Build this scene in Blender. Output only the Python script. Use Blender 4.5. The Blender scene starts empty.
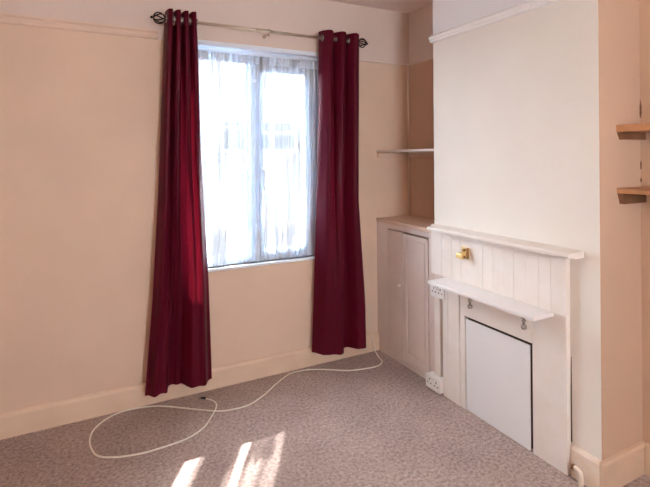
import bpy, bmesh, math, random
from mathutils import Vector, Matrix
random.seed(7)
C = bpy.context.scene.collection
S = bpy.context.scene
PI = math.pi

# ------------------------------------------------------------------ materials
def mat(name, col=(.8, .8, .8), rough=.6, metal=0.0, var=0.0, vscale=4.0, bump=0.0, bscale=60.0, col2=None, sheen=0.0):
    m = bpy.data.materials.new(name); m.use_nodes = True
    nt = m.node_tree; N = nt.nodes; L = nt.links
    b = N['Principled BSDF']
    b.inputs['Base Color'].default_value = (*col, 1)
    b.inputs['Roughness'].default_value = rough
    b.inputs['Metallic'].default_value = metal
    if sheen:
        b.inputs['Sheen Weight'].default_value = sheen
    tc = N.new('ShaderNodeTexCoord')
    if var or col2:
        nz = N.new('ShaderNodeTexNoise'); nz.inputs['Scale'].default_value = vscale
        nz.inputs['Detail'].default_value = 5
        L.new(tc.outputs['Object'], nz.inputs['Vector'])
        r = N.new('ShaderNodeValToRGB')
        c2 = col2 or tuple(max(0, c*(1-var)) for c in col)
        r.color_ramp.elements[0].position = .35; r.color_ramp.elements[1].position = .65
        r.color_ramp.elements[0].color = (*c2, 1); r.color_ramp.elements[1].color = (*col, 1)
        L.new(nz.outputs['Fac'], r.inputs['Fac']); L.new(r.outputs['Color'], b.inputs['Base Color'])
    if bump:
        nb = N.new('ShaderNodeTexNoise'); nb.inputs['Scale'].default_value = bscale; nb.inputs['Detail'].default_value = 3
        L.new(tc.outputs['Object'], nb.inputs['Vector'])
        bp = N.new('ShaderNodeBump'); bp.inputs['Strength'].default_value = bump; bp.inputs['Distance'].default_value = .004
        L.new(nb.outputs['Fac'], bp.inputs['Height']); L.new(bp.outputs['Normal'], b.inputs['Normal'])
    return m

M = {}
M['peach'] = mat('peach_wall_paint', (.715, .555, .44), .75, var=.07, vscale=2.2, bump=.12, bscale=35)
M['tan'] = mat('shaded_peach_paint', (.55, .38, .275), .75, var=.07, vscale=2.2, bump=.12, bscale=35)  # peach deepened: shade of the near-side and alcove walls put into the colour
M['frieze'] = mat('frieze_paint', (.70, .60, .55), .75, var=.05, vscale=2.0, bump=.1, bscale=35)
M['cream'] = mat('cream_breast_paint', (.80, .765, .71), .7, var=.04, vscale=2.5, bump=.12, bscale=30)
M['cream_up'] = mat('white_breast_paint', (.80, .81, .835), .7, var=.03, vscale=2.5, bump=.1, bscale=30)
M['ceiling'] = mat('ceiling_paint', (.82, .72, .68), .8, var=.04)
M['skirt'] = mat('skirting_gloss', (.76, .60, .465), .4, var=.08, vscale=6)
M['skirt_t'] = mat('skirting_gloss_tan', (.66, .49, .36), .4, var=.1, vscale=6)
M['skirt_w'] = mat('skirting_gloss_white', (.80, .72, .63), .4, var=.14, vscale=14, col2=(.74, .60, .47))
M['trimw'] = mat('white_moulding', (.86, .85, .85), .45, var=.03)
M['boards'] = mat('painted_boarding', (.82, .785, .75), .45, var=.08, vscale=9, col2=(.79, .735, .68), bump=.1, bscale=25)
M['cup'] = mat('cupboard_paint', (.74, .65, .605), .5, var=.05, vscale=6)
M['shelfw'] = mat('white_shelf_gloss', (.84, .82, .82), .35, var=.03, vscale=8)
M['panel'] = mat('white_hardboard', (.79, .80, .82), .5, var=.02)
M['upvc'] = mat('white_window_plastic', (.76, .86, .97), .3, var=.01)
M['plastic'] = mat('socket_plastic', (.84, .82, .80), .3, var=.02)
M['black'] = mat('black_plastic', (.02, .02, .022), .4)
M['iron'] = mat('black_iron', (.025, .022, .022), .4, .7)
M['pole'] = mat('aged_steel', (.56, .48, .37), .35, .85, var=.1, vscale=12)
M['silver'] = mat('eyelet_steel', (.62, .60, .60), .25, .9)
M['brass'] = mat('brass', (.86, .60, .25), .4, .45, var=.15, vscale=30)
M['brass_dark'] = mat('aged_brass', (.23, .12, .05), .45, .6)
M['wood'] = mat('pine_wood', (.52, .27, .135), .5, var=.25, vscale=7)
M['wood2'] = mat('dark_wood', (.20, .09, .045), .5, var=.3, vscale=12)  # darker brown than the shelf boards
M['dark'] = mat('dark_gap_shade', (.07, .04, .025), .9)  # dark brown painted in for the shade inside gaps
M['damp'] = mat('damp_stain', (.16, .085, .05), .9)
M['tin'] = mat('dull_grey_metal', (.30, .27, .24), .5, .5)
M['gap_shade'] = mat('gap_shade_brown', (.27, .165, .10), .8, var=.2, vscale=20)  # brown of the shadow gap beside the trunking, put into the colour
M['rail'] = mat('rail_paint', (.73, .585, .48), .55, var=.05)
M['cable'] = mat('white_cable', (.80, .76, .68), .4)

def carpet():
    m = bpy.data.materials.new('carpet_pile'); m.use_nodes = True
    nt = m.node_tree; N = nt.nodes; L = nt.links; b = N['Principled BSDF']
    b.inputs['Roughness'].default_value = .95
    b.inputs['Sheen Weight'].default_value = .15
    tc = N.new('ShaderNodeTexCoord')
    n1 = N.new('ShaderNodeTexNoise'); n1.inputs['Scale'].default_value = 130; n1.inputs['Detail'].default_value = 8; n1.inputs['Roughness'].default_value = .9
    n2 = N.new('ShaderNodeTexNoise'); n2.inputs['Scale'].default_value = 3.5; n2.inputs['Detail'].default_value = 4
    L.new(tc.outputs['Object'], n1.inputs['Vector']); L.new(tc.outputs['Object'], n2.inputs['Vector'])
    n3 = N.new('ShaderNodeTexNoise'); n3.inputs['Scale'].default_value = 62; n3.inputs['Detail'].default_value = 3; n3.inputs['Roughness'].default_value = .7
    L.new(tc.outputs['Object'], n3.inputs['Vector'])
    av = N.new('ShaderNodeMath'); av.operation = 'ADD'; L.new(n1.outputs['Fac'], av.inputs[0]); L.new(n3.outputs['Fac'], av.inputs[1])
    hf = N.new('ShaderNodeMath'); hf.operation = 'MULTIPLY'; hf.inputs[1].default_value = .5; L.new(av.outputs[0], hf.inputs[0])
    r = N.new('ShaderNodeValToRGB')
    r.color_ramp.elements[0].position = .40; r.color_ramp.elements[0].color = (.205, .145, .132, 1)
    r.color_ramp.elements[1].position = .60; r.color_ramp.elements[1].color = (.53, .415, .375, 1)
    L.new(hf.outputs[0], r.inputs['Fac'])
    mx = N.new('ShaderNodeMix'); mx.data_type = 'RGBA'; mx.blend_type = 'MULTIPLY'
    r2 = N.new('ShaderNodeValToRGB')
    r2.color_ramp.elements[0].position = .3; r2.color_ramp.elements[0].color = (.78, .76, .76, 1)
    r2.color_ramp.elements[1].position = .7; r2.color_ramp.elements[1].color = (1, 1, 1, 1)
    L.new(n2.outputs['Fac'], r2.inputs['Fac'])
    mx.inputs[0].default_value = 1
    L.new(r.outputs['Color'], mx.inputs[6]); L.new(r2.outputs['Color'], mx.inputs[7])
    L.new(mx.outputs[2], b.inputs['Base Color'])
    bp = N.new('ShaderNodeBump'); bp.inputs['Strength'].default_value = .3; bp.inputs['Distance'].default_value = .004
    L.new(n1.outputs['Fac'], bp.inputs['Height']); L.new(bp.outputs['Normal'], b.inputs['Normal'])
    return m
M['carpet'] = carpet()

def curtain_mat():
    m = bpy.data.materials.new('burgundy_cloth'); m.use_nodes = True
    nt = m.node_tree; N = nt.nodes; L = nt.links; b = N['Principled BSDF']; out = N['Material Output']
    b.inputs['Base Color'].default_value = (.078, .0035, .016, 1)
    b.inputs['Roughness'].default_value = .42
    b.inputs['Specular IOR Level'].default_value = .12
    tr = N.new('ShaderNodeBsdfTranslucent'); tr.inputs['Color'].default_value = (.55, .02, .05, 1)
    mx = N.new('ShaderNodeMixShader'); mx.inputs[0].default_value = .12
    L.new(b.outputs[0], mx.inputs[1]); L.new(tr.outputs[0], mx.inputs[2]); L.new(mx.outputs[0], out.inputs[0])
    return m
M['curtain'] = curtain_mat()

def glass_mat():
    m = bpy.data.materials.new('window_glass'); m.use_nodes = True
    nt = m.node_tree; N = nt.nodes; L = nt.links; out = N['Material Output']; N.remove(N['Principled BSDF'])
    t = N.new('ShaderNodeBsdfTransparent'); t.inputs['Color'].default_value = (.97, .985, .99, 1)
    g = N.new('ShaderNodeBsdfGlossy'); g.inputs['Roughness'].default_value = .02
    f = N.new('ShaderNodeFresnel'); f.inputs['IOR'].default_value = 1.45
    ge = N.new('ShaderNodeNewGeometry')
    su = N.new('ShaderNodeMath'); su.operation = 'SUBTRACT'; su.inputs[0].default_value = 1; L.new(ge.outputs['Backfacing'], su.inputs[1])
    mu = N.new('ShaderNodeMath'); mu.operation = 'MULTIPLY'; L.new(f.outputs[0], mu.inputs[0]); L.new(su.outputs[0], mu.inputs[1])
    mx = N.new('ShaderNodeMixShader')
    L.new(mu.outputs[0], mx.inputs[0]); L.new(t.outputs[0], mx.inputs[1]); L.new(g.outputs[0], mx.inputs[2]); L.new(mx.outputs[0], out.inputs[0])
    return m
M['glass'] = glass_mat()

def lace_mat():
    # UV: u across the cloth in metres, v height in metres above the floor
    m = bpy.data.materials.new('white_lace'); m.use_nodes = True
    nt = m.node_tree; N = nt.nodes; L = nt.links; out = N['Material Output']; N.remove(N['Principled BSDF'])
    uv = N.new('ShaderNodeUVMap')
    sep = N.new('ShaderNodeSeparateXYZ'); L.new(uv.outputs[0], sep.inputs[0])
    def math_(op, a, b=None, clamp=False):
        n = N.new('ShaderNodeMath'); n.operation = op; n.use_clamp = clamp
        for i, v in enumerate((a, b)):
            if v is None: continue
            if isinstance(v, (int, float)): n.inputs[i].default_value = v
            else: L.new(v, n.inputs[i])
        return n.outputs[0]
    # streaks of doubled cloth
    mp = N.new('ShaderNodeMapping'); mp.inputs['Scale'].default_value = (26, 1.1, 1)
    L.new(uv.outputs[0], mp.inputs[0])
    nz = N.new('ShaderNodeTexNoise'); nz.inputs['Scale'].default_value = 1; nz.inputs['Detail'].default_value = 3
    L.new(mp.outputs[0], nz.inputs['Vector'])
    st = N.new('ShaderNodeMapRange'); st.inputs[1].default_value = .42; st.inputs[2].default_value = .68
    st.inputs[3].default_value = .40; st.inputs[4].default_value = .92
    L.new(nz.outputs['Fac'], st.inputs[0])
    # embroidered motif in the lower band and the heading
    vo = N.new('ShaderNodeTexVoronoi'); vo.inputs['Scale'].default_value = 36
    L.new(uv.outputs[0], vo.inputs['Vector'])
    motif = math_('LESS_THAN', vo.outputs['Distance'], .36)
    lo = N.new('ShaderNodeMapRange'); lo.inputs[1].default_value = 1.0; lo.inputs[2].default_value = .93
    L.new(sep.outputs['Y'], lo.inputs[0])
    hi = math_('GREATER_THAN', sep.outputs['Y'], 2.015)
    band = math_('MAXIMUM', lo.outputs[0], hi)
    # sparse sprigs above
    v2 = N.new('ShaderNodeTexVoronoi'); v2.inputs['Scale'].default_value = 9
    L.new(uv.outputs[0], v2.inputs['Vector'])
    sprig = math_('LESS_THAN', v2.outputs['Distance'], .10)
    mp4 = N.new('ShaderNodeMapping'); mp4.inputs['Scale'].default_value = (11, .5, 1)
    L.new(uv.outputs[0], mp4.inputs[0])
    n4 = N.new('ShaderNodeTexNoise'); n4.inputs['Scale'].default_value = 1; n4.inputs['Detail'].default_value = 2
    L.new(mp4.outputs[0], n4.inputs['Vector'])
    cl = N.new('ShaderNodeMapRange'); cl.inputs[1].default_value = .44; cl.inputs[2].default_value = .52
    L.new(n4.outputs['Fac'], cl.inputs[0])
    dense = math_('ADD', math_('MULTIPLY', motif, .50), .42)
    add = math_('ADD', math_('MULTIPLY', math_('MULTIPLY', dense, band), cl.outputs[0]), math_('MULTIPLY', sprig, .3))
    fac = math_('ADD', st.outputs[0], add, True)
    fac = math_('MINIMUM', fac, .96)
    d = N.new('ShaderNodeBsdfDiffuse'); d.inputs['Color'].default_value = (.64, .74, .86, 1)
    t = N.new('ShaderNodeBsdfTranslucent'); t.inputs['Color'].default_value = (.70, .75, .82, 1)
    ms = N.new('ShaderNodeMixShader'); ms.inputs[0].default_value = .012
    L.new(d.outputs[0], ms.inputs[1]); L.new(t.outputs[0], ms.inputs[2])
    tp = N.new('ShaderNodeBsdfTransparent')
    mx = N.new('ShaderNodeMixShader')
    L.new(fac, mx.inputs[0]); L.new(tp.outputs[0], mx.inputs[1]); L.new(ms.outputs[0], mx.inputs[2]); L.new(mx.outputs[0], out.inputs[0])
    return m
M['lace'] = lace_mat()

# ------------------------------------------------------------------ mesh helpers
def box(bm, lo, hi, bevel=0.0, mi=0, seg=2):
    x0, x1 = sorted((lo[0], hi[0])); y0, y1 = sorted((lo[1], hi[1])); z0, z1 = sorted((lo[2], hi[2]))
    t = bmesh.new()
    bmesh.ops.create_cube(t, size=1, matrix=Matrix.Translation(((x0+x1)/2, (y0+y1)/2, (z0+z1)/2)) @ Matrix.Diagonal((x1-x0, y1-y0, z1-z0, 1)))
    if bevel:
        bmesh.ops.bevel(t, geom=t.edges[:], offset=min(bevel, .45*min(x1-x0, y1-y0, z1-z0)), segments=seg, affect='EDGES', profile=.5)
    merge(bm, t, mi)
def merge(bm, t, mi=0, mtx=None):
    if mtx is not None: bmesh.ops.transform(t, matrix=mtx, verts=t.verts)
    vm = {v: bm.verts.new(v.co) for v in t.verts}
    for f in t.faces:
        try:
            nf = bm.faces.new([vm[v] for v in f.verts]); nf.material_index = mi; nf.smooth = f.smooth
        except ValueError: pass
    t.free()
def tube(bm, pts, r, n=10, mi=0, caps=True):
    pts = [Vector(p) for p in pts]; rings = []
    up = Vector((0, 0, 1)); prev = None
    for i, p in enumerate(pts):
        d = (pts[min(i+1, len(pts)-1)] - pts[max(i-1, 0)]).normalized()
        if prev is None:
            a = d.cross(up)
            if a.length < 1e-3: a = d.cross(Vector((1, 0, 0)))
            a.normalize()
        else:
            a = prev - d*prev.dot(d); a.normalize()
        prev = a; b = d.cross(a)
        rr = r[i] if isinstance(r, (list, tuple)) else r
        rings.append([bm.verts.new(p + (a*math.cos(2*PI*k/n) + b*math.sin(2*PI*k/n))*rr) for k in range(n)])
    for i in range(len(rings)-1):
        for k in range(n):
            f = bm.faces.new([rings[i][k], rings[i][(k+1) % n], rings[i+1][(k+1) % n], rings[i+1][k]]); f.smooth = True; f.material_index = mi
    if caps:
        bm.faces.new(rings[0][::-1]).material_index = mi; bm.faces.new(rings[-1]).material_index = mi
def torus(bm, c, R, r, mtx=None, n=20, k=8, mi=0):
    t = bmesh.new(); rings = []
    for i in range(n):
        a = 2*PI*i/n
        rings.append([t.verts.new((math.cos(a)*(R+r*math.cos(2*PI*j/k)), math.sin(a)*(R+r*math.cos(2*PI*j/k)), r*math.sin(2*PI*j/k))) for j in range(k)])
    for i in range(n):
        for j in range(k):
            t.faces.new([rings[i][j], rings[(i+1) % n][j], rings[(i+1) % n][(j+1) % k], rings[i][(j+1) % k]]).smooth = True
    m = Matrix.Translation(c) @ (mtx.to_4x4() if mtx is not None else Matrix.Identity(4))
    merge(bm, t, mi, m)
def sphere(bm, c, r, sc=(1, 1, 1), mi=0):
    t = bmesh.new(); bmesh.ops.create_uvsphere(t, u_segments=16, v_segments=10, radius=r)
    for f in t.faces: f.smooth = True
    merge(bm, t, mi, Matrix.Translation(c) @ Matrix.Diagonal((*sc, 1)))
def prism(bm, prof, axis, a, b, mi=0):
    """profile of 2-D points in the plane across axis, swept from a to b"""
    def P(p, t):
        return {'x': (t, p[0], p[1]), 'y': (p[0], t, p[1]), 'z': (p[0], p[1], t)}[axis]
    A = [bm.verts.new(P(p, a)) for p in prof]; B = [bm.verts.new(P(p, b)) for p in prof]
    n = len(prof)
    for i in range(n): bm.faces.new([A[i], A[(i+1) % n], B[(i+1) % n], B[i]]).material_index = mi
    bm.faces.new(A[::-1]).material_index = mi; bm.faces.new(B).material_index = mi
def obj(name, bm, mats, parent=None):
    bmesh.ops.recalc_face_normals(bm, faces=bm.faces[:])
    me = bpy.data.meshes.new(name); bm.to_mesh(me); bm.free()
    for m in (mats if isinstance(mats, (list, tuple)) else [mats]): me.materials.append(m)
    o = bpy.data.objects.new(name, me); C.objects.link(o)
    if parent is not None:
        o.parent = parent
        o.matrix_parent_inverse = Matrix.Translation(parent_world(parent)).inverted()
    return o
def parent_world(p):
    # meshes carry their geometry in world coordinates, so only an Empty's own offset is undone
    return Vector(p.location)
def thing(name, label, cat, loc=(0, 0, 0), group=None):
    o = bpy.data.objects.new(name, None); C.objects.link(o); o.location = loc
    o.empty_display_size = .05
    return tag(o, label, cat, group)
def tag(o, label, cat, group=None):
    o['label'] = label; o['category'] = cat
    if group: o['group'] = group
    return o
def struct(name, bm, mats, parent=None, label=None):
    o = obj(name, bm, mats, parent); o['kind'] = 'structure'
    if label: o['label'] = label
    return o
def one(name, lo, hi, m, parent=None, bevel=.002):
    bm = bmesh.new(); box(bm, lo, hi, bevel); return obj(name, bm, m, parent)
def catmull(P, n=10):
    P = [Vector(p) for p in P]; out = []
    Q = [P[0]*2-P[1]] + P + [P[-1]*2-P[-2]]
    for i in range(1, len(Q)-2):
        for k in range(n):
            t = k/n
            out.append(.5*((2*Q[i]) + (Q[i+1]-Q[i-1])*t + (2*Q[i-1]-5*Q[i]+4*Q[i+1]-Q[i+2])*t*t + (3*Q[i]-Q[i-1]-3*Q[i+1]+Q[i+2])*t**3))
    out.append(P[-1]); return out
def interp(tab, z):
    tab = sorted(tab)
    if z <= tab[0][0]: return tab[0][1]
    for (a, va), (b, vb) in zip(tab, tab[1:]):
        if z <= b: return va + (vb-va)*(z-a)/(b-a)
    return tab[-1][1]

# ------------------------------------------------------------------ the room
A = .2975            # back of the alcoves
W1, W2 = -.633, -1.664   # chimney breast from .. to
XL, YB, H = -3.05, -4.05, 2.5
ZR = 2.105           # picture rail / paint change
T = .16
OX0, OX1, OZ0, OZ1 = -1.345, -.452, .735, 2.112   # window opening

bm = bmesh.new(); box(bm, (XL-T, YB-T, -.1), (A+T, T, 0)); struct('floor', bm, M['carpet'])
bm = bmesh.new(); box(bm, (XL-T, YB-T, H), (A+T, T, H+.1)); struct('ceiling', bm, M['ceiling'])
bm = bmesh.new()
box(bm, (XL-T, 0, 0), (OX0, T, ZR)); box(bm, (OX1, 0, 0), (A+T, T, ZR)); box(bm, (OX0, 0, 0), (OX1, T, OZ0)); 
box(bm, (XL-T, 0, ZR), (OX0, T, H), mi=1); box(bm, (OX1, 0, ZR), (A+T, T, H), mi=1); box(bm, (OX0, 0, OZ1), (OX1, T, H), mi=1)
struct('wall_back', bm, [M['peach'], M['frieze']])
bm = bmesh.new()
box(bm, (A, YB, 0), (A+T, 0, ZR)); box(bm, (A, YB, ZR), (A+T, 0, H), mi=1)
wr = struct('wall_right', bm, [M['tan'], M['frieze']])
bm = bmesh.new()
box(bm, (XL-T, YB, 0), (XL, 0, ZR)); box(bm, (XL-T, YB, ZR), (XL, 0, H), mi=1)
struct('wall_left', bm, [M['peach'], M['frieze']])
RX0, RX1, RZ0, RZ1 = -1.5, -.7, 1.0, 1.9           # opening of the added rear window
bm = bmesh.new()
box(bm, (XL-T, YB-T, 0), (RX0, YB, H)); box(bm, (RX1, YB-T, 0), (A+T, YB, H))
box(bm, (RX0, YB-T, 0), (RX1, YB, RZ0)); box(bm, (RX0, YB-T, RZ1), (RX1, YB, H))
struct('wall_front', bm, [M['peach']])
# chimney breast: cream face with white above the rail, returns in peach darkened as shade
bm = bmesh.new()
def quad(pts, mi):
    f = bm.faces.new([bm.verts.new(p) for p in pts]); f.material_index = mi
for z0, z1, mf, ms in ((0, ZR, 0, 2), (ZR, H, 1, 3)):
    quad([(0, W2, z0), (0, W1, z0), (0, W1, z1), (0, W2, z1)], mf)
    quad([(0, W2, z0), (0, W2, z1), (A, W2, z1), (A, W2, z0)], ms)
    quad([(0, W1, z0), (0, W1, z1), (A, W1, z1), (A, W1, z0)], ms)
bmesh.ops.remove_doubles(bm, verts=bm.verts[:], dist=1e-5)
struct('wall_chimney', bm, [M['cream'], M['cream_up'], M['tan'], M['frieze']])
# thin dark damp cracks down the corner of the right alcove
bm = bmesh.new()
for z0, z1, w in ((1.575, 1.655, .009), (1.345, 1.385, .007), (1.288, 1.31, .006)):
    prof = []
    n = 7
    for i in range(n+1):
        z = z0 + (z1-z0)*i/n; prof.append((w*(.35+.65*math.sin(PI*min(1, (i+.6)/n)))*random.uniform(.6, 1), z))
    vs = [[bm.verts.new((A-x, W2-.001, z)), bm.verts.new((A-.001, W2-.001, z)), bm.verts.new((A-.001, W2-.001-x, z))] for x, z in prof]
    for a, b in zip(vs, vs[1:]):
        for k in (0, 1): bm.faces.new([a[k], a[k+1], b[k+1], b[k]])
    vs2 = None
o = struct('damp_crack', bm, M['damp'], wr, 'dark damp crack down the alcove corner')

# skirtings
def skirting(name, prof_fn, m, axis, a, b):
    bm = bmesh.new(); prism(bm, prof_fn, axis, a, b); return struct(name, bm, m)
SK = [(0, 0), (-.018, 0), (-.018, .108), (-.012, .120), (0, .126)]
skirting('baseboard_back', [(y, z) for y, z in SK], M['skirt'], 'x', XL, -.001)
SK2 = [(0, 0), (-.016, 0), (-.016, .12), (-.010, .132), (0, .136)]
skirting('baseboard_chimney', [(x, z) for x, z in SK2], M['skirt_w'], 'y', W2, -1.535)
skirting('baseboard_return', [(W2+y, z) for y, z in SK2], M['skirt_t'], 'x', -.016, A)
skirting('baseboard_right', [(A+x, z) for x, z in SK2], M['skirt_t'], 'y', YB, W2-.017)
skirting('baseboard_left', [(XL-x, z) for x, z in SK], M['skirt'], 'y', YB, -.02)
# picture rails
R = [(0, 2.105), (-.010, 2.108), (-.016, 2.122), (-.012, 2.136), (-.022, 2.146), (-.022, 2.154), (0, 2.160)]
skirting('trim_1', R, M['rail'], 'x', XL, -1.517)
skirting('trim_2', [(0, 2.098), (-.005, 2.099), (-.007, 2.106), (0, 2.110)], M['frieze'], 'x', OX1+.25, A)
skirting('trim_3', [(A, 2.098), (A-.005, 2.099), (A-.007, 2.106), (A, 2.110)], M['frieze'], 'y', W1, -.007)
pr_ = [(0, 2.106), (-.014, 2.107), (-.020, 2.115), (-.020, 2.125), (-.026, 2.132), (-.026, 2.140), (-.016, 2.147), (0, 2.149)]
skirting('trim_4', pr_, M['trimw'], 'y', W2-.02, W1+.012)
skirting('trim_5', [(W2+x, z) for x, z in pr_], M['trimw'], 'x', -.0, A)
skirting('trim_6', [(XL-x, z) for x, z in R], M['peach'], 'y', YB, -.023)
# thin corner bead where the alcove walls meet
bm = bmesh.new(); tube(bm, [(A-.004, -.004, .97), (A-.004, -.004, H)], .006, 8); struct('trim_7', bm, M['frieze'])

# ------------------------------------------------------------------ window
FY0, FY1 = .045, .105
bm = bmesh.new()   # outer frame
box(bm, (OX0, FY0, OZ0), (-1.300, FY1, OZ1), .003); box(bm, (-.500, FY0, OZ0), (OX1, FY1, OZ1), .003)
box(bm, (-1.300, FY0, 2.055), (-.500, FY1, OZ1), .003); box(bm, (-1.300, FY0, OZ0), (-.500, FY1, OZ0+.032), .003)
win = struct('window_1', bm, M['upvc'])
def sub(name, bm, m):
    o = obj(name, bm, m, win); o['kind'] = 'structure'; return o
bm = bmesh.new(); box(bm, (-.950, FY0-.006, OZ0+.032), (-.885, FY1, 2.055), .004); sub('mullion', bm, M['upvc'])
bm = bmesh.new()   # left fixed light beading
for lo, hi in (((-1.300, 0, .767), (-1.275, 0, 2.055)), ((-.972, 0, .767), (-.950, 0, 2.055)), ((-1.275, 0, 2.018), (-.972, 0, 2.055)), ((-1.275, 0, .767), (-.972, 0, .790))):
    box(bm, (lo[0], FY0+.012, lo[2]), (hi[0], FY1-.01, hi[2]), .003)
sub('bead', bm, M['upvc'])
bm = bmesh.new()   # right opening sash
sx0, sx1, sz0, sz1, w = -.885, -.500, .767, 2.055, .052
for lo, hi in (((sx0, 0, sz0), (sx0+w-.025, 0, sz1)), ((sx1-w-.01, 0, sz0), (sx1, 0, sz1)), ((sx0, 0, sz1-w-.035), (sx1, 0, sz1)), ((sx0, 0, sz0), (sx1, 0, sz0+.034))):
    box(bm, (lo[0], FY0-.012, lo[2]), (hi[0], FY1-.012, hi[2]), .005)
sub('sash', bm, M['upvc'])
bm = bmesh.new(); box(bm, (-.872, FY0-.03, 1.30), (-.858, FY0-.012, 1.34), .003); box(bm, (-.870, FY0-.042, 1.20), (-.860, FY0-.028, 1.335), .003)
sub('handle', bm, M['upvc'])
bm = bmesh.new(); box(bm, (-1.285, .066, 1.597), (-.966, .088, 1.612), .002); sub('glazing_bar', bm, M['upvc'])
bm = bmesh.new(); box(bm, (-.858, .062, 1.568), (-.562, .084, 1.583), .002); sub('glazing_bar', bm, M['upvc'])
bm = bmesh.new(); box(bm, (-1.284, .076, .785), (-.967, .080, 2.034)); sub('pane', bm, M['glass'])
bm = bmesh.new(); box(bm, (-.857, .072, .798), (-.563, .076, 1.967)); sub('pane', bm, M['glass'])
bm = bmesh.new()   # inner architrave strip
box(bm, (OX0-.012, -.008, OZ1-.012), (OX1+.012, FY0, OZ1+.016), .003); box(bm, (OX0-.012, -.006, OZ0), (OX0+.004, FY0, OZ1-.012), .002); box(bm, (OX1-.004, -.006, OZ0), (OX1+.012, FY0, OZ1-.012), .002)
sub('lining', bm, M['upvc'])
bm = bmesh.new(); box(bm, (OX0-.02, -.022, OZ0-.018), (OX1+.02, FY0, OZ0), .004); sub('sill', bm, M['upvc'])
# unseen rear window, added behind the viewer as a second light source
bm = bmesh.new()
for lo, hi in (((RX0, RZ0), (RX0+.06, RZ1)), ((RX1-.06, RZ0), (RX1, RZ1)), ((RX0, RZ0), (RX1, RZ0+.06)), ((RX0, RZ1-.06), (RX1, RZ1)), (((RX0+RX1)/2-.03, RZ0), ((RX0+RX1)/2+.03, RZ1))):
    box(bm, (lo[0], YB-.07, lo[1]), (hi[0], YB-.02, hi[1]), .003)
struct('window_2', bm, M['upvc'])
# outside: pale ground and the house opposite
M['paving'] = mat('pale_paving', (.18, .178, .175), .9, var=.1)
M['render'] = mat('house_render', (.078, .082, .088), .9, var=.06)
M['slate'] = mat('roof_slate', (.12, .125, .135), .8, var=.2)
M['dim_glass'] = mat('dim_window_glass', (.03, .036, .042), .9)
bm = bmesh.new(); box(bm, (-14, T+.02, -.5), (14, 24, -.35)); struct('ground', bm, M['paving'])
t = thing('house', 'pale house opposite, seen faintly through the net curtains', 'house', (0, 9, -.35))
bm = bmesh.new(); box(bm, (-4, 9, -.35), (9, 15, 4.6)); obj('wall', bm, M['render'], t)
bm = bmesh.new(); prism(bm, [(8.6, 4.55), (15.4, 4.55), (12, 6.8)], 'x', -4.3, 9.3); obj('roof', bm, M['slate'], t)
for x0, x1 in ((-.5, .5), (1.3, 3.3), (4.6, 5.8)):
    fr = one('window', (x0-.07, 8.98, 1.55), (x1+.07, 9.02, 2.42), M['upvc'], t, .004)
    one('pane', (x0, 8.965, 1.62), (x1, 8.979, 2.35), M['dim_glass'], fr, .001)

# ------------------------------------------------------------------ net curtains
GRP = 'white net curtain drops in the window'
def net(label, left, right, phase, freq, amp=.009, z0=.7375, z1=2.068):
    bm = bmesh.new(); uvl = bm.loops.layers.uv.new('UVMap')
    nu, nv = 90, 40; grid = []
    for j in range(nv+1):
        z = z0 + (z1-z0)*j/nv; row = []
        xl, xr = interp(left, z), interp(right, z)
        for i in range(nu+1):
            u = i/nu; x = xl + (xr-xl)*u
            y = .020 + amp*(.7*math.sin(2*PI*freq*u+phase+.6*math.sin(3*z)) + .3*math.sin(2*PI*freq*2.3*u+phase*2+z))
            y += .003*math.sin(31*u+5*z)
            x += .004*math.sin(9*z+7*u+phase)*(1 if 0 < i < nu else .6)
            row.append((bm.verts.new((x, y, z + (.002*(1+math.sin(2*PI*freq*u)) if j == 0 else 0))), (left[0][1]+(right[0][1]-left[0][1])*u*1.25+phase, z)))
        grid.append(row)
    for j in range(nv):
        for i in range(nu):
            q = [grid[j][i], grid[j][i+1], grid[j+1][i+1], grid[j+1][i]]
            f = bm.faces.new([a[0] for a in q]); f.smooth = True
            for lp, a in zip(f.loops, q): lp[uvl].uv = a[1]
    t = obj('net_curtain', bm, M['lace']); tag(t, label, 'net curtain', GRP)
    return t
net('sheer white lace net drop beside the left burgundy curtain', [(.74, -1.325), (2.07, -1.325)], [(.74, -1.115), (1.5, -1.10), (2.0, -1.085), (2.07, -1.08)], .3, 5)
net('sheer white lace net drop hanging in front of the central window mullion', [(.74, -1.040), (1.5, -1.055), (2.0, -1.075), (2.07, -1.075)], [(.74, -.835), (1.5, -.82), (1.95, -.79), (2.07, -.79)], 1.9, 6)
net('sheer white lace net drop beside the right burgundy curtain', [(.74, -.790), (1.5, -.790), (1.95, -.79), (2.07, -.79)], [(.74, -.462), (2.07, -.462)], 3.1, 8)
bm = bmesh.new(); tube(bm, [(OX0+.004, .020, 2.074), (OX1-.004, .020, 2.074)], .0045, 8)
tag(obj('net_curtain_wire', bm, M['upvc']), 'thin white wire along the window head carrying the net curtains', 'curtain wire')

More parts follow.
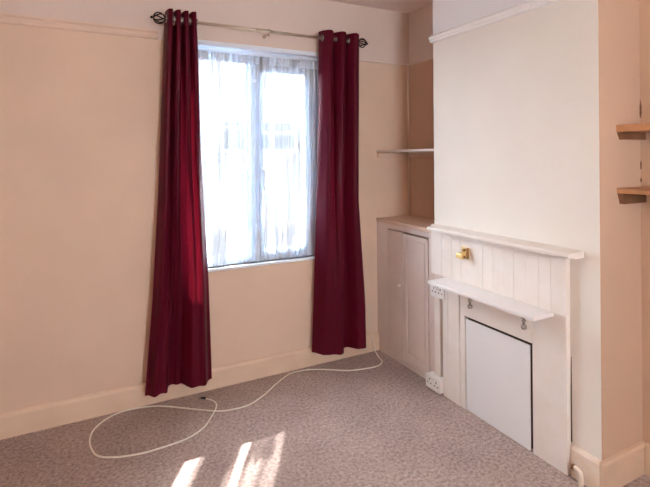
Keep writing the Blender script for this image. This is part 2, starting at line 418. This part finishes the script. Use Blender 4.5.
# ------------------------------------------------------------------ curtain pole
PZ, PY = 2.205, -.092
t = thing('curtain_pole', 'thin metal curtain pole with black cage finials above the window', 'curtain pole', (-.86, 0, PZ))
bm = bmesh.new(); tube(bm, [(-1.470, PY, PZ), (-.222, PY, PZ)], .0095, 14); obj('rod', bm, M['pole'], t)
bm = bmesh.new(); tube(bm, [(-.95, PY, PZ), (-.83, PY, PZ)], .0110, 14); obj('joint_sleeve', bm, M['pole'], t)
for cx, sg in ((-1.520, -1), (-.172, 1)):
    bm = bmesh.new()
    c = Vector((cx, PY, PZ)); R_ = .033
    for k in range(6):
        a = 2*PI*k/6; pts = []
        for i in range(13):
            th = PI*i/12; tw = a + 1.1*(i/12)
            rr = R_*math.sin(th)*.95
            pts.append(c + Vector((sg*-R_*.95*math.cos(th), rr*math.cos(tw), rr*math.sin(tw))))
        tube(bm, pts, .0038, 6)
    f = obj('finial', bm, M['iron'], t); f['label'] = 'black twisted cage finial'
    bm = bmesh.new()
    tube(bm, [c + Vector((-sg*.066, 0, 0)), c + Vector((-sg*.055, 0, 0)), c + Vector((-sg*.046, 0, 0)), c + Vector((-sg*.034, 0, 0))], [.011, .014, .010, .012], 12)
    obj('collar', bm, M['iron'], f)
    bm = bmesh.new(); sphere(bm, c + Vector((sg*.041, 0, 0)), .008); obj('tip', bm, M['iron'], f)
for bx in (-1.44, -.861, -.255):
    bm = bmesh.new()
    tube(bm, [(bx, -.001, PZ-.012), (bx, -.008, PZ-.012)], .013, 14)
    tube(bm, [(bx, -.008, PZ-.012), (bx, PY, PZ-.016)], .0055, 8)
    torus(bm, (bx, PY, PZ), .0125, .004, Matrix.Rotation(PI/2, 3, 'Y'))
    tube(bm, [(bx, PY, PZ-.012), (bx, PY, PZ-.032)], .0045, 8)
    obj('bracket', bm, M['pole'], t)

# ------------------------------------------------------------------ burgundy curtains
def smooth(tab, u):
    tab = sorted(tab)
    for (a, va), (b, vb) in zip(tab, tab[1:]):
        if u <= b:
            t = (u-a)/(b-a); t = t*t*(3-2*t); return va + (vb-va)*t
    return tab[-1][1]
def curtain(label, left, right, n, phase, bot, prof, seed, ztop=2.255):
    rnd = random.Random(seed)
    t = thing('curtain', label, 'curtain', (0.5*(left[-1][1]+right[-1][1]), PY, 0), 'burgundy eyelet curtains at the window')
    bm = bmesh.new(); nu, nv = 240, 60; grid = []
    wob = [rnd.uniform(-.5, .5) for _ in range(8)]
    def pos(u, v, z):
        xl, xr = interp(left, z), interp(right, z)
        ph = 2*PI*n*u + phase
        low = max(0, min(1, (1-v)*1.15 - .05)); low = low*low*(3-2*low)
        top = (1 - 2*abs(math.sin(ph/2))**.45)*.044
        bottom = smooth(prof, u) + .004*math.sin(2*PI*n*1.5*u + wob[0]*6)
        y = top*(1-low) + bottom*low + .003*math.sin(2*PI*n*2*u + wob[2]*6 + 3*v)
        x = xl + .009 + (xr-xl)*(u + .028*math.sin(2*ph+.4)/n*(.2+.8*v)*math.sin(PI*u))
        return x, max(-.17, min(-.030, PY + y))
    for j in range(nv+1):
        v = j/nv; row = []
        for i in range(nu+1):
            u = i/nu
            zb = bot(u) if callable(bot) else bot
            z = zb + (ztop-zb)*v
            x, y = pos(u, v, z)
            row.append(bm.verts.new((x, y, z)))
        grid.append(row)
    for j in range(nv):
        for i in range(nu):
            bm.faces.new([grid[j][i], grid[j][i+1], grid[j+1][i+1], grid[j+1][i]]).smooth = True
    cl = obj('cloth', bm, M['curtain'], t)
    # eyelets where the cloth crosses the pole
    vt = (PZ-.10)/(ztop-.10)
    prev = None
    for i in range(nu+1):
        u = i/nu; x, y = pos(u, vt, PZ)
        if prev is not None and (prev[1]-PY)*(y-PY) < 0:
            bm = bmesh.new(); torus(bm, (.5*(x+prev[0]), PY, PZ), .0185, .0035, Matrix.Rotation(PI/2, 3, 'Y'), 20, 6)
            obj('eyelet', bm, M['silver'], t)
        prev = (x, y)
    return t
curtain('long burgundy eyelet curtain to the left of the window, flaring towards its hem',
        [(.1, -1.622), (.62, -1.578), (1.18, -1.542), (1.74, -1.516), (2.25, -1.492)],
        [(.1, -1.250), (.69, -1.263), (1.46, -1.298), (1.9, -1.306), (2.25, -1.318)], 4, 0.0,
        lambda u: .092 + .012*u + .004*math.sin(9*u),
        [(0, .0), (.13, -.055), (.22, -.034), (.29, -.045), (.37, .050), (.53, .045), (.68, -.055), (.85, -.070), (1, .0)], 3)
curtain('long burgundy eyelet curtain to the right of the window, next to the cupboard alcove',
        [(.1, -.568), (.93, -.534), (1.6, -.512), (2.25, -.500)],
        [(.1, -.167), (.41, -.172), (1.11, -.218), (1.7, -.207), (2.25, -.201)], 3, 0.0,
        lambda u: .094 + .010*(1-u) + .004*math.sin(8*u),
        [(0, .045), (.14, -.040), (.36, -.066), (.47, -.060), (.55, .030), (.64, .032), (.80, -.045), (.92, -.050), (1, .01)], 11)

# ------------------------------------------------------------------ alcove cupboard
t = thing('alcove_cupboard', 'built-in painted cupboard with two doors filling the left alcove', 'cupboard', (.15, -.32, 0))
bm = bmesh.new()
box(bm, (0, -.019, .0), (.02, -.140, .935), .002); box(bm, (0, -.575, .0), (.02, W1+.001, .935), .002)
box(bm, (0, -.140, .902), (.02, -.575, .935), .002); box(bm, (.003, -.140, .0), (.02, -.575, .034), .002)
box(bm, (0, -.001, .13), (.02, -.019, .935), .001)
obj('carcass', bm, M['cup'], t)
bm = bmesh.new(); box(bm, (-.006, -.001, .936), (A-.001, W1+.001, .962), .003); o = obj('top', bm, M['cup2'] if 'cup2' in M else M['peach'], t)
def door(y0, y1, panel, knob):
    bm = bmesh.new(); z0, z1 = .040, (.890 if panel else .897)
    if panel:
        a, b, c, d = -.352, -.544, .095, .868
        box(bm, (-.003, y0, z0), (.018, a, z1), .002); box(bm, (-.003, b, z0), (.018, y1, z1), .002)
        box(bm, (-.003, a, d), (.018, b, z1), .002); box(bm, (-.003, a, z0), (.018, b, c), .002)
        box(bm, (.005, a, c), (.016, b, d)); box(bm, (.001, a-.012, c+.012), (.006, b+.012, d-.012), .004)
    else:
        box(bm, (-.001, y0, z0), (.018, y1, z1), .002)
    dr = obj('door', bm, M['cup'], t)
    bm = bmesh.new()
    bm.free()
    for z in (.16, .78):
        bm = bmesh.new(); tube(bm, [(-.003, knob[0], z-.025), (-.003, knob[0], z+.025)], .004, 8); obj('hinge', bm, M['cup'], dr)
    if knob[1]:
        bm = bmesh.new(); tube(bm, [(0, knob[1], .535), (-.012, knob[1], .535)], [.005, .006], 10); sphere(bm, (-.018, knob[1], .535), .0105, (.8, 1, 1)); obj('knob', bm, M['shelfw'], dr)
door(-.1425, -.3120, False, (-.141, -.285))
door(-.3200, -.5700, True, (-.574, None))

# ------------------------------------------------------------------ alcove shelf (left)
t = thing('alcove_shelf', 'thin painted shelf set across the left alcove above the cupboard', 'shelf', (.15, -.32, 1.44))
bm = bmesh.new(); box(bm, (-.001, -.001, 1.440), (A-.001, W1+.001, 1.458), .002); obj('board', bm, M['cup'], t)
bm = bmesh.new(); box(bm, (.004, -.001, 1.405), (A-.002, -.020, 1.4395), .002); obj('batten', bm, M['peach'], t)
bm = bmesh.new(); box(bm, (A-.020, -.021, 1.405), (A-.001, W1+.002, 1.4395), .002); obj('batten', bm, M['peach'], t)

# ------------------------------------------------------------------ fireplace surround
t = thing('fireplace_surround', 'white painted boarded fireplace surround on the chimney breast', 'fireplace surround', (0, -1.06, 0))
XF = -.030
bm = bmesh.new()
seams = [-.636, -.729, -.813, -.886, -.984, -1.048, -1.115, -1.187, -1.249, -1.32, -1.391, -1.454, -1.53]
for a, b in zip(seams, seams[1:]):
    box(bm, (-.002, a-.0005, .702), (XF+random.uniform(-.0015, .0015), b+.0005, .968), .0014)
obj('boarding', bm, M['boards'], t)
bm = bmesh.new(); box(bm, (-.002, -.737, .0), (XF-.004, -.873, .701), .003); box(bm, (XF-.003, -.775, .19), (XF-.007, -.783, .62), .001)
obj('side_board', bm, M['boards'], t)
bm = bmesh.new()
box(bm, (-.002, -.8765, .520), (XF, -1.350, .701), .003); box(bm, (-.002, -.8765, .0), (XF, -.912, .520), .002)
obj('opening_frame', bm, M['boards'], t)
bm = bmesh.new(); box(bm, (-.002, -1.352, .0), (XF, -1.529, .701), .003); obj('side_board', bm, M['boards'], t)
bm = bmesh.new()
prof = [(-.001, .969), (-.060, .969), (-.070, .974), (-.104, .976), (-.107, .982), (-.107, .990), (-.101, .996), (-.001, .998)]
prism(bm, prof, 'y', -1.594, -.69)
prism(bm, [(-.001, .9692), (-.03, .9692), (-.03, .9975), (-.001, .9978)], 'y', -.69, -.634)
obj('mantel_shelf', bm, M['boards'], t)
bm = bmesh.new(); box(bm, (-.002, -.642, .0), (-.006, -.706, .700)); obj('backing', bm, M['boards'], t)
bm = bmesh.new(); box(bm, (-.002, -.7065, .0), (-.004, -.736, .700)); o = obj('gap_shade_strip', bm, M['gap_shade'], t); o['label'] = 'brown strip painted as the shadow gap beside the trunking'  # strip painted brown for the shadow between trunking and side board
bm = bmesh.new(); box(bm, (-.001, -.913, .003), (-.004, -1.348, .519)); o = obj('opening', bm, M['dark'], t); o['label'] = 'dark sheet painted as the shade inside the old fireplace opening'  # dark sheet gives the void behind the board its shade
bm = bmesh.new(); prism(bm, [(-.0005, .14), (-.006, .15), (-.005, .38), (-.0005, .52)], 'y', -1.5296, -1.5322); o = obj('seam_shade', bm, M['dark'], t); o['label'] = 'dark sliver painted as the shadow gap where the surround meets the wall'  # dark sliver laid against the wall as a painted shadow line

bm = bmesh.new(); box(bm, (-.021, -.919, .002), (-.028, -1.336, .506), .0015)
tag(obj('hardboard_sheet', bm, M['panel']), 'plain white board closing the old fireplace opening, standing on the carpet', 'board')

# low white shelf on the boarding with metal hooks below
t = thing('wall_shelf', 'glossy white narrow shelf fixed across the fireplace boarding', 'shelf', (-.1, -1.12, .69))
bm = bmesh.new(); box(bm, (-.031, -.765, .684), (-.168, -1.470, .702), .003); obj('board', bm, M['shelfw'], t)
for y in (-1.075, -1.405):
    bm = bmesh.new()
    hx = -.150
    tube(bm, [(hx, y, .6838), (hx, y, .679)], .012, 12); tube(bm, [(hx, y, .680), (hx, y, .640)], .0062, 10)
    torus(bm, (hx, y, .666), .0080, .0028); tube(bm, [(hx, y, .648), (hx, y, .643), (hx, y, .632), (hx, y, .627)], [.006, .0125, .0125, .008], 12)
    h = obj('hook', bm, M['tin'], t); h['label'] = 'small dull metal screw fitting under the shelf'

# brass latch
t = thing('brass_latch', 'small brass latch fitted to the white boarding below the mantel', 'latch', (XF, -.925, .87))
bm = bmesh.new(); box(bm, (XF-.0005, -.898, .846), (XF-.006, -.953, .905), .002); obj('back_plate', bm, M['brass'], t)
bm = bmesh.new(); box(bm, (XF-.006, -.899, .846), (XF-.050, -.948, .875), .004); obj('body', bm, M['brass'], t)
bm = bmesh.new(); box(bm, (XF-.0062, -.9485, .846), (XF-.020, -.9545, .905), .001); obj('side_flange', bm, M['brass_dark'], t)
bm = bmesh.new(); tube(bm, [(XF-.006, -.924, .889), (XF-.016, -.924, .889)], .0085, 12); obj('knob', bm, M['brass_dark'], t)
bm = bmesh.new(); sphere(bm, (XF-.034, -.949, .858), .007); obj('screw', bm, M['brass_dark'], t)

# ------------------------------------------------------------------ sockets and trunking
def socket(label, x, y0, y1, z0, z1, back):
    t = thing('plug_socket', label, 'plug socket', (x, .5*(y0+y1), z0), 'white double plug sockets')
    if back:
        bm = bmesh.new(); box(bm, (back, y0-.002, z0+.002), (x+.008, y1+.002, z1-.002), .003); obj('back_box', bm, M['plastic'], t)
    bm = bmesh.new(); box(bm, (x+.008, y0, z0), (x, y1, z1), .0035); fp = obj('faceplate', bm, M['plastic'], t)
    w = y0-y1; h = z1-z0
    for k in (.27, .73):
        yc = y0 - w*k
        bm = bmesh.new()
        box(bm, (x-.0006, yc-.003, z0+h*.60), (x+.002, yc+.003, z0+h*.76))
        for s in (-1, 1): box(bm, (x-.0006, yc+s*.0135-.0045, z0+h*.36), (x+.002, yc+s*.0135+.0045, z0+h*.45))
        s_ = obj('pin_holes', bm, M['black'], fp)
    for k in (.43, .57):
        yc = y0 - w*k
        bm = bmesh.new(); box(bm, (x-.004, yc-.006, z0+h*.60), (x+.001, yc+.006, z0+h*.86), .0015); obj('switch', bm, M['plastic'], t)
        bm = bmesh.new(); box(bm, (x-.0045, yc-.003, z0+h*.80), (x-.003, yc+.003, z0+h*.835)); sw = obj('switch_mark', bm, M['black'], t)
    return t
socket('white double plug socket tucked under the left end of the white shelf', -.040, -.637, -.757, .565, .645, -.007)
socket('white double plug socket in a box just above the carpet beside the surround', -.062, -.612, -.742, .012, .092, -.007)
bm = bmesh.new(); box(bm, (-.007, -.655, .093), (-.026, -.704, .564), .004)
box(bm, (-.0262, -.658, .093), (-.0285, -.701, .564), .001)
tag(obj('cable_trunking', bm, M['boards']), 'vertical white cable trunking running between the two plug sockets', 'trunking')

# ------------------------------------------------------------------ wooden shelves (right alcove)
def wshelf(label, z0, z1, bz0, dip):
    t = thing('wooden_shelf', label, 'shelf', (.2, -2.0, z0), 'short wooden shelves in the right alcove')
    bm = bmesh.new(); box(bm, (.116, W2-.001, z0), (A-.001, -2.42, z1), .002); obj('board', bm, M['wood'], t)
    bm = bmesh.new(); prism(bm, [(.122, z0-.0005), (A-.001, z0-.0005), (A-.001, bz0), (.138, bz0)], 'y', W2-.001, W2-.024); obj('batten', bm, M['wood2'], t)
    bm = bmesh.new(); prism(bm, [(.122, z0-.0005), (A-.001, z0-.0005), (A-.001, bz0), (.138, bz0)], 'y', -2.395, -2.419); obj('batten', bm, M['wood2'], t)
wshelf('upper of the two short wooden shelves in the right alcove', 1.508, 1.538, 1.476, 0)
wshelf('lower of the two short wooden shelves in the right alcove', 1.246, 1.268, 1.200, 0)

# ------------------------------------------------------------------ pipe stub by the skirting
t = thing('gas_pipe_stub', 'stubby painted pipe rising from the carpet against the breast skirting', 'pipe', (-.04, -1.59, 0))
bm = bmesh.new(); tube(bm, catmull([(-.040, -1.598, 0), (-.040, -1.598, .045), (-.040, -1.592, .060), (-.040, -1.578, .064), (-.040, -1.566, .064)], 5), .0095, 12); obj('pipe', bm, M['skirt_w'], t)
bm = bmesh.new(); tube(bm, [(-.040, -1.569, .064), (-.040, -1.559, .064)], .012, 6); obj('cap', bm, M['brass_dark'], t)

# ------------------------------------------------------------------ cable
t = thing('aerial_cable', 'loose white cable looping over the carpet below the window', 'cable', (-.9, -.3, 0))
r = .0041
P = [(-.066, -.024, .128), (-.068, -.034, .09), (-.072, -.075, .03), (-.078, -.13, r), (-.092, -.19, r), (-.13, -.225, r), (-.20, -.238, r), (-.357, -.205, r), (-.48, -.125, r), (-.576, -.072, r), (-.66, -.055, r), (-.74, -.068, r), (-.86, -.15, r),
     (-.959, -.232, r), (-1.073, -.298, r), (-1.16, -.305, r), (-1.258, -.281, r*1.3), (-1.40, -.17, r), (-1.50, -.092, r), (-1.581, -.050, r), (-1.66, -.032, r), (-1.736, -.035, r), (-1.81, -.075, r), (-1.868, -.15, r), (-1.888, -.234, r), (-1.883, -.32, r),
     (-1.856, -.40, r), (-1.785, -.448, r), (-1.70, -.472, r), (-1.633, -.479, r), (-1.53, -.473, r), (-1.44, -.455, r), (-1.36, -.405, r), (-1.312, -.342, r*1.2), (-1.268, -.279, r*3.2), (-1.245, -.22, r*1.6), (-1.243, -.18, r), (-1.256, -.145, r), (-1.282, -.112, r)]
bm = bmesh.new(); tube(bm, catmull(P, 8), r, 8); obj('lead', bm, M['cable'], t)
bm = bmesh.new(); tube(bm, [(-1.280, -.114, .006), (-1.290, -.106, .006), (-1.306, -.094, .006)], [.006, .0068, .006], 10); o = obj('plug', bm, M['black'], t); o['label'] = 'dark plug at the cable end'

# ------------------------------------------------------------------ camera
cam = bpy.data.cameras.new('camera'); co = bpy.data.objects.new('camera', cam); C.objects.link(co)
yaw, roll, f = .4794, -.008, 466.85
rv = Vector((math.cos(yaw), -math.sin(yaw), 0)); fw = Vector((math.sin(yaw), math.cos(yaw), 0)); up = Vector((0, 0, 1))
r2 = rv*math.cos(roll) + up*math.sin(roll); u2 = up*math.cos(roll) - rv*math.sin(roll)
m = Matrix((r2, u2, -fw)).transposed().to_4x4(); m.translation = Vector((-1.9119, -2.863, 1.4119))
co.matrix_world = m
cam.sensor_width = 36; cam.lens = 36*f/650; cam.shift_y = -(243.5-156.88)/650; cam.clip_start = .02
S.camera = co

# ------------------------------------------------------------------ light
w = bpy.data.worlds.new('sky'); S.world = w; w.use_nodes = True
bg = w.node_tree.nodes['Background']; bg.inputs[0].default_value = (.90, .95, 1.0, 1); bg.inputs[1].default_value = 24.0
def light(name, kind, energy, col, loc, direction, **kw):
    l = bpy.data.lights.new(name, kind); l.energy = energy; l.color = col
    for k, v in kw.items(): setattr(l, k, v)
    o = bpy.data.objects.new(name, l); C.objects.link(o); o.location = loc
    o.rotation_euler = Vector(direction).to_track_quat('-Z', 'Y').to_euler()
    return o
light('sun', 'SUN', 16, (1, .97, .92), (1, 2, 3), (-.51, -.86, -1.03), angle=.012)
# unseen warm fills added behind the camera, then the front window portal
light('rear_warm_fill', 'AREA', 4, (1, .80, .60), ((RX0+RX1)/2, YB-.10, (RZ0+RZ1)/2), (0, 1, 0), shape='RECTANGLE', size=.7, size_y=.8)  # warm area lamp added in the rear opening to brighten the room
light('warm_fill', 'POINT', 9.5, (1, .68, .40), (-1.9, -3.3, 2.2), (0, 0, -1), shadow_soft_size=.12)  # unseen lamp added to warm the surfaces facing the camera
p = light('window_portal', 'AREA', 1, (1, 1, 1), ((OX0+OX1)/2, .13, (OZ0+OZ1)/2), (0, -1, 0), shape='RECTANGLE', size=.9, size_y=1.38)
p.data.cycles.is_portal = True

S.view_settings.view_transform = 'Standard'; S.view_settings.look = 'None'
S.view_settings.gamma = 1; S.view_settings.exposure = 0.57; S.view_settings.use_curve_mapping = False
S.cycles.diffuse_bounces = 8; S.cycles.max_bounces = 16; S.cycles.transparent_max_bounces = 24
S.cycles.sample_clamp_indirect = 6
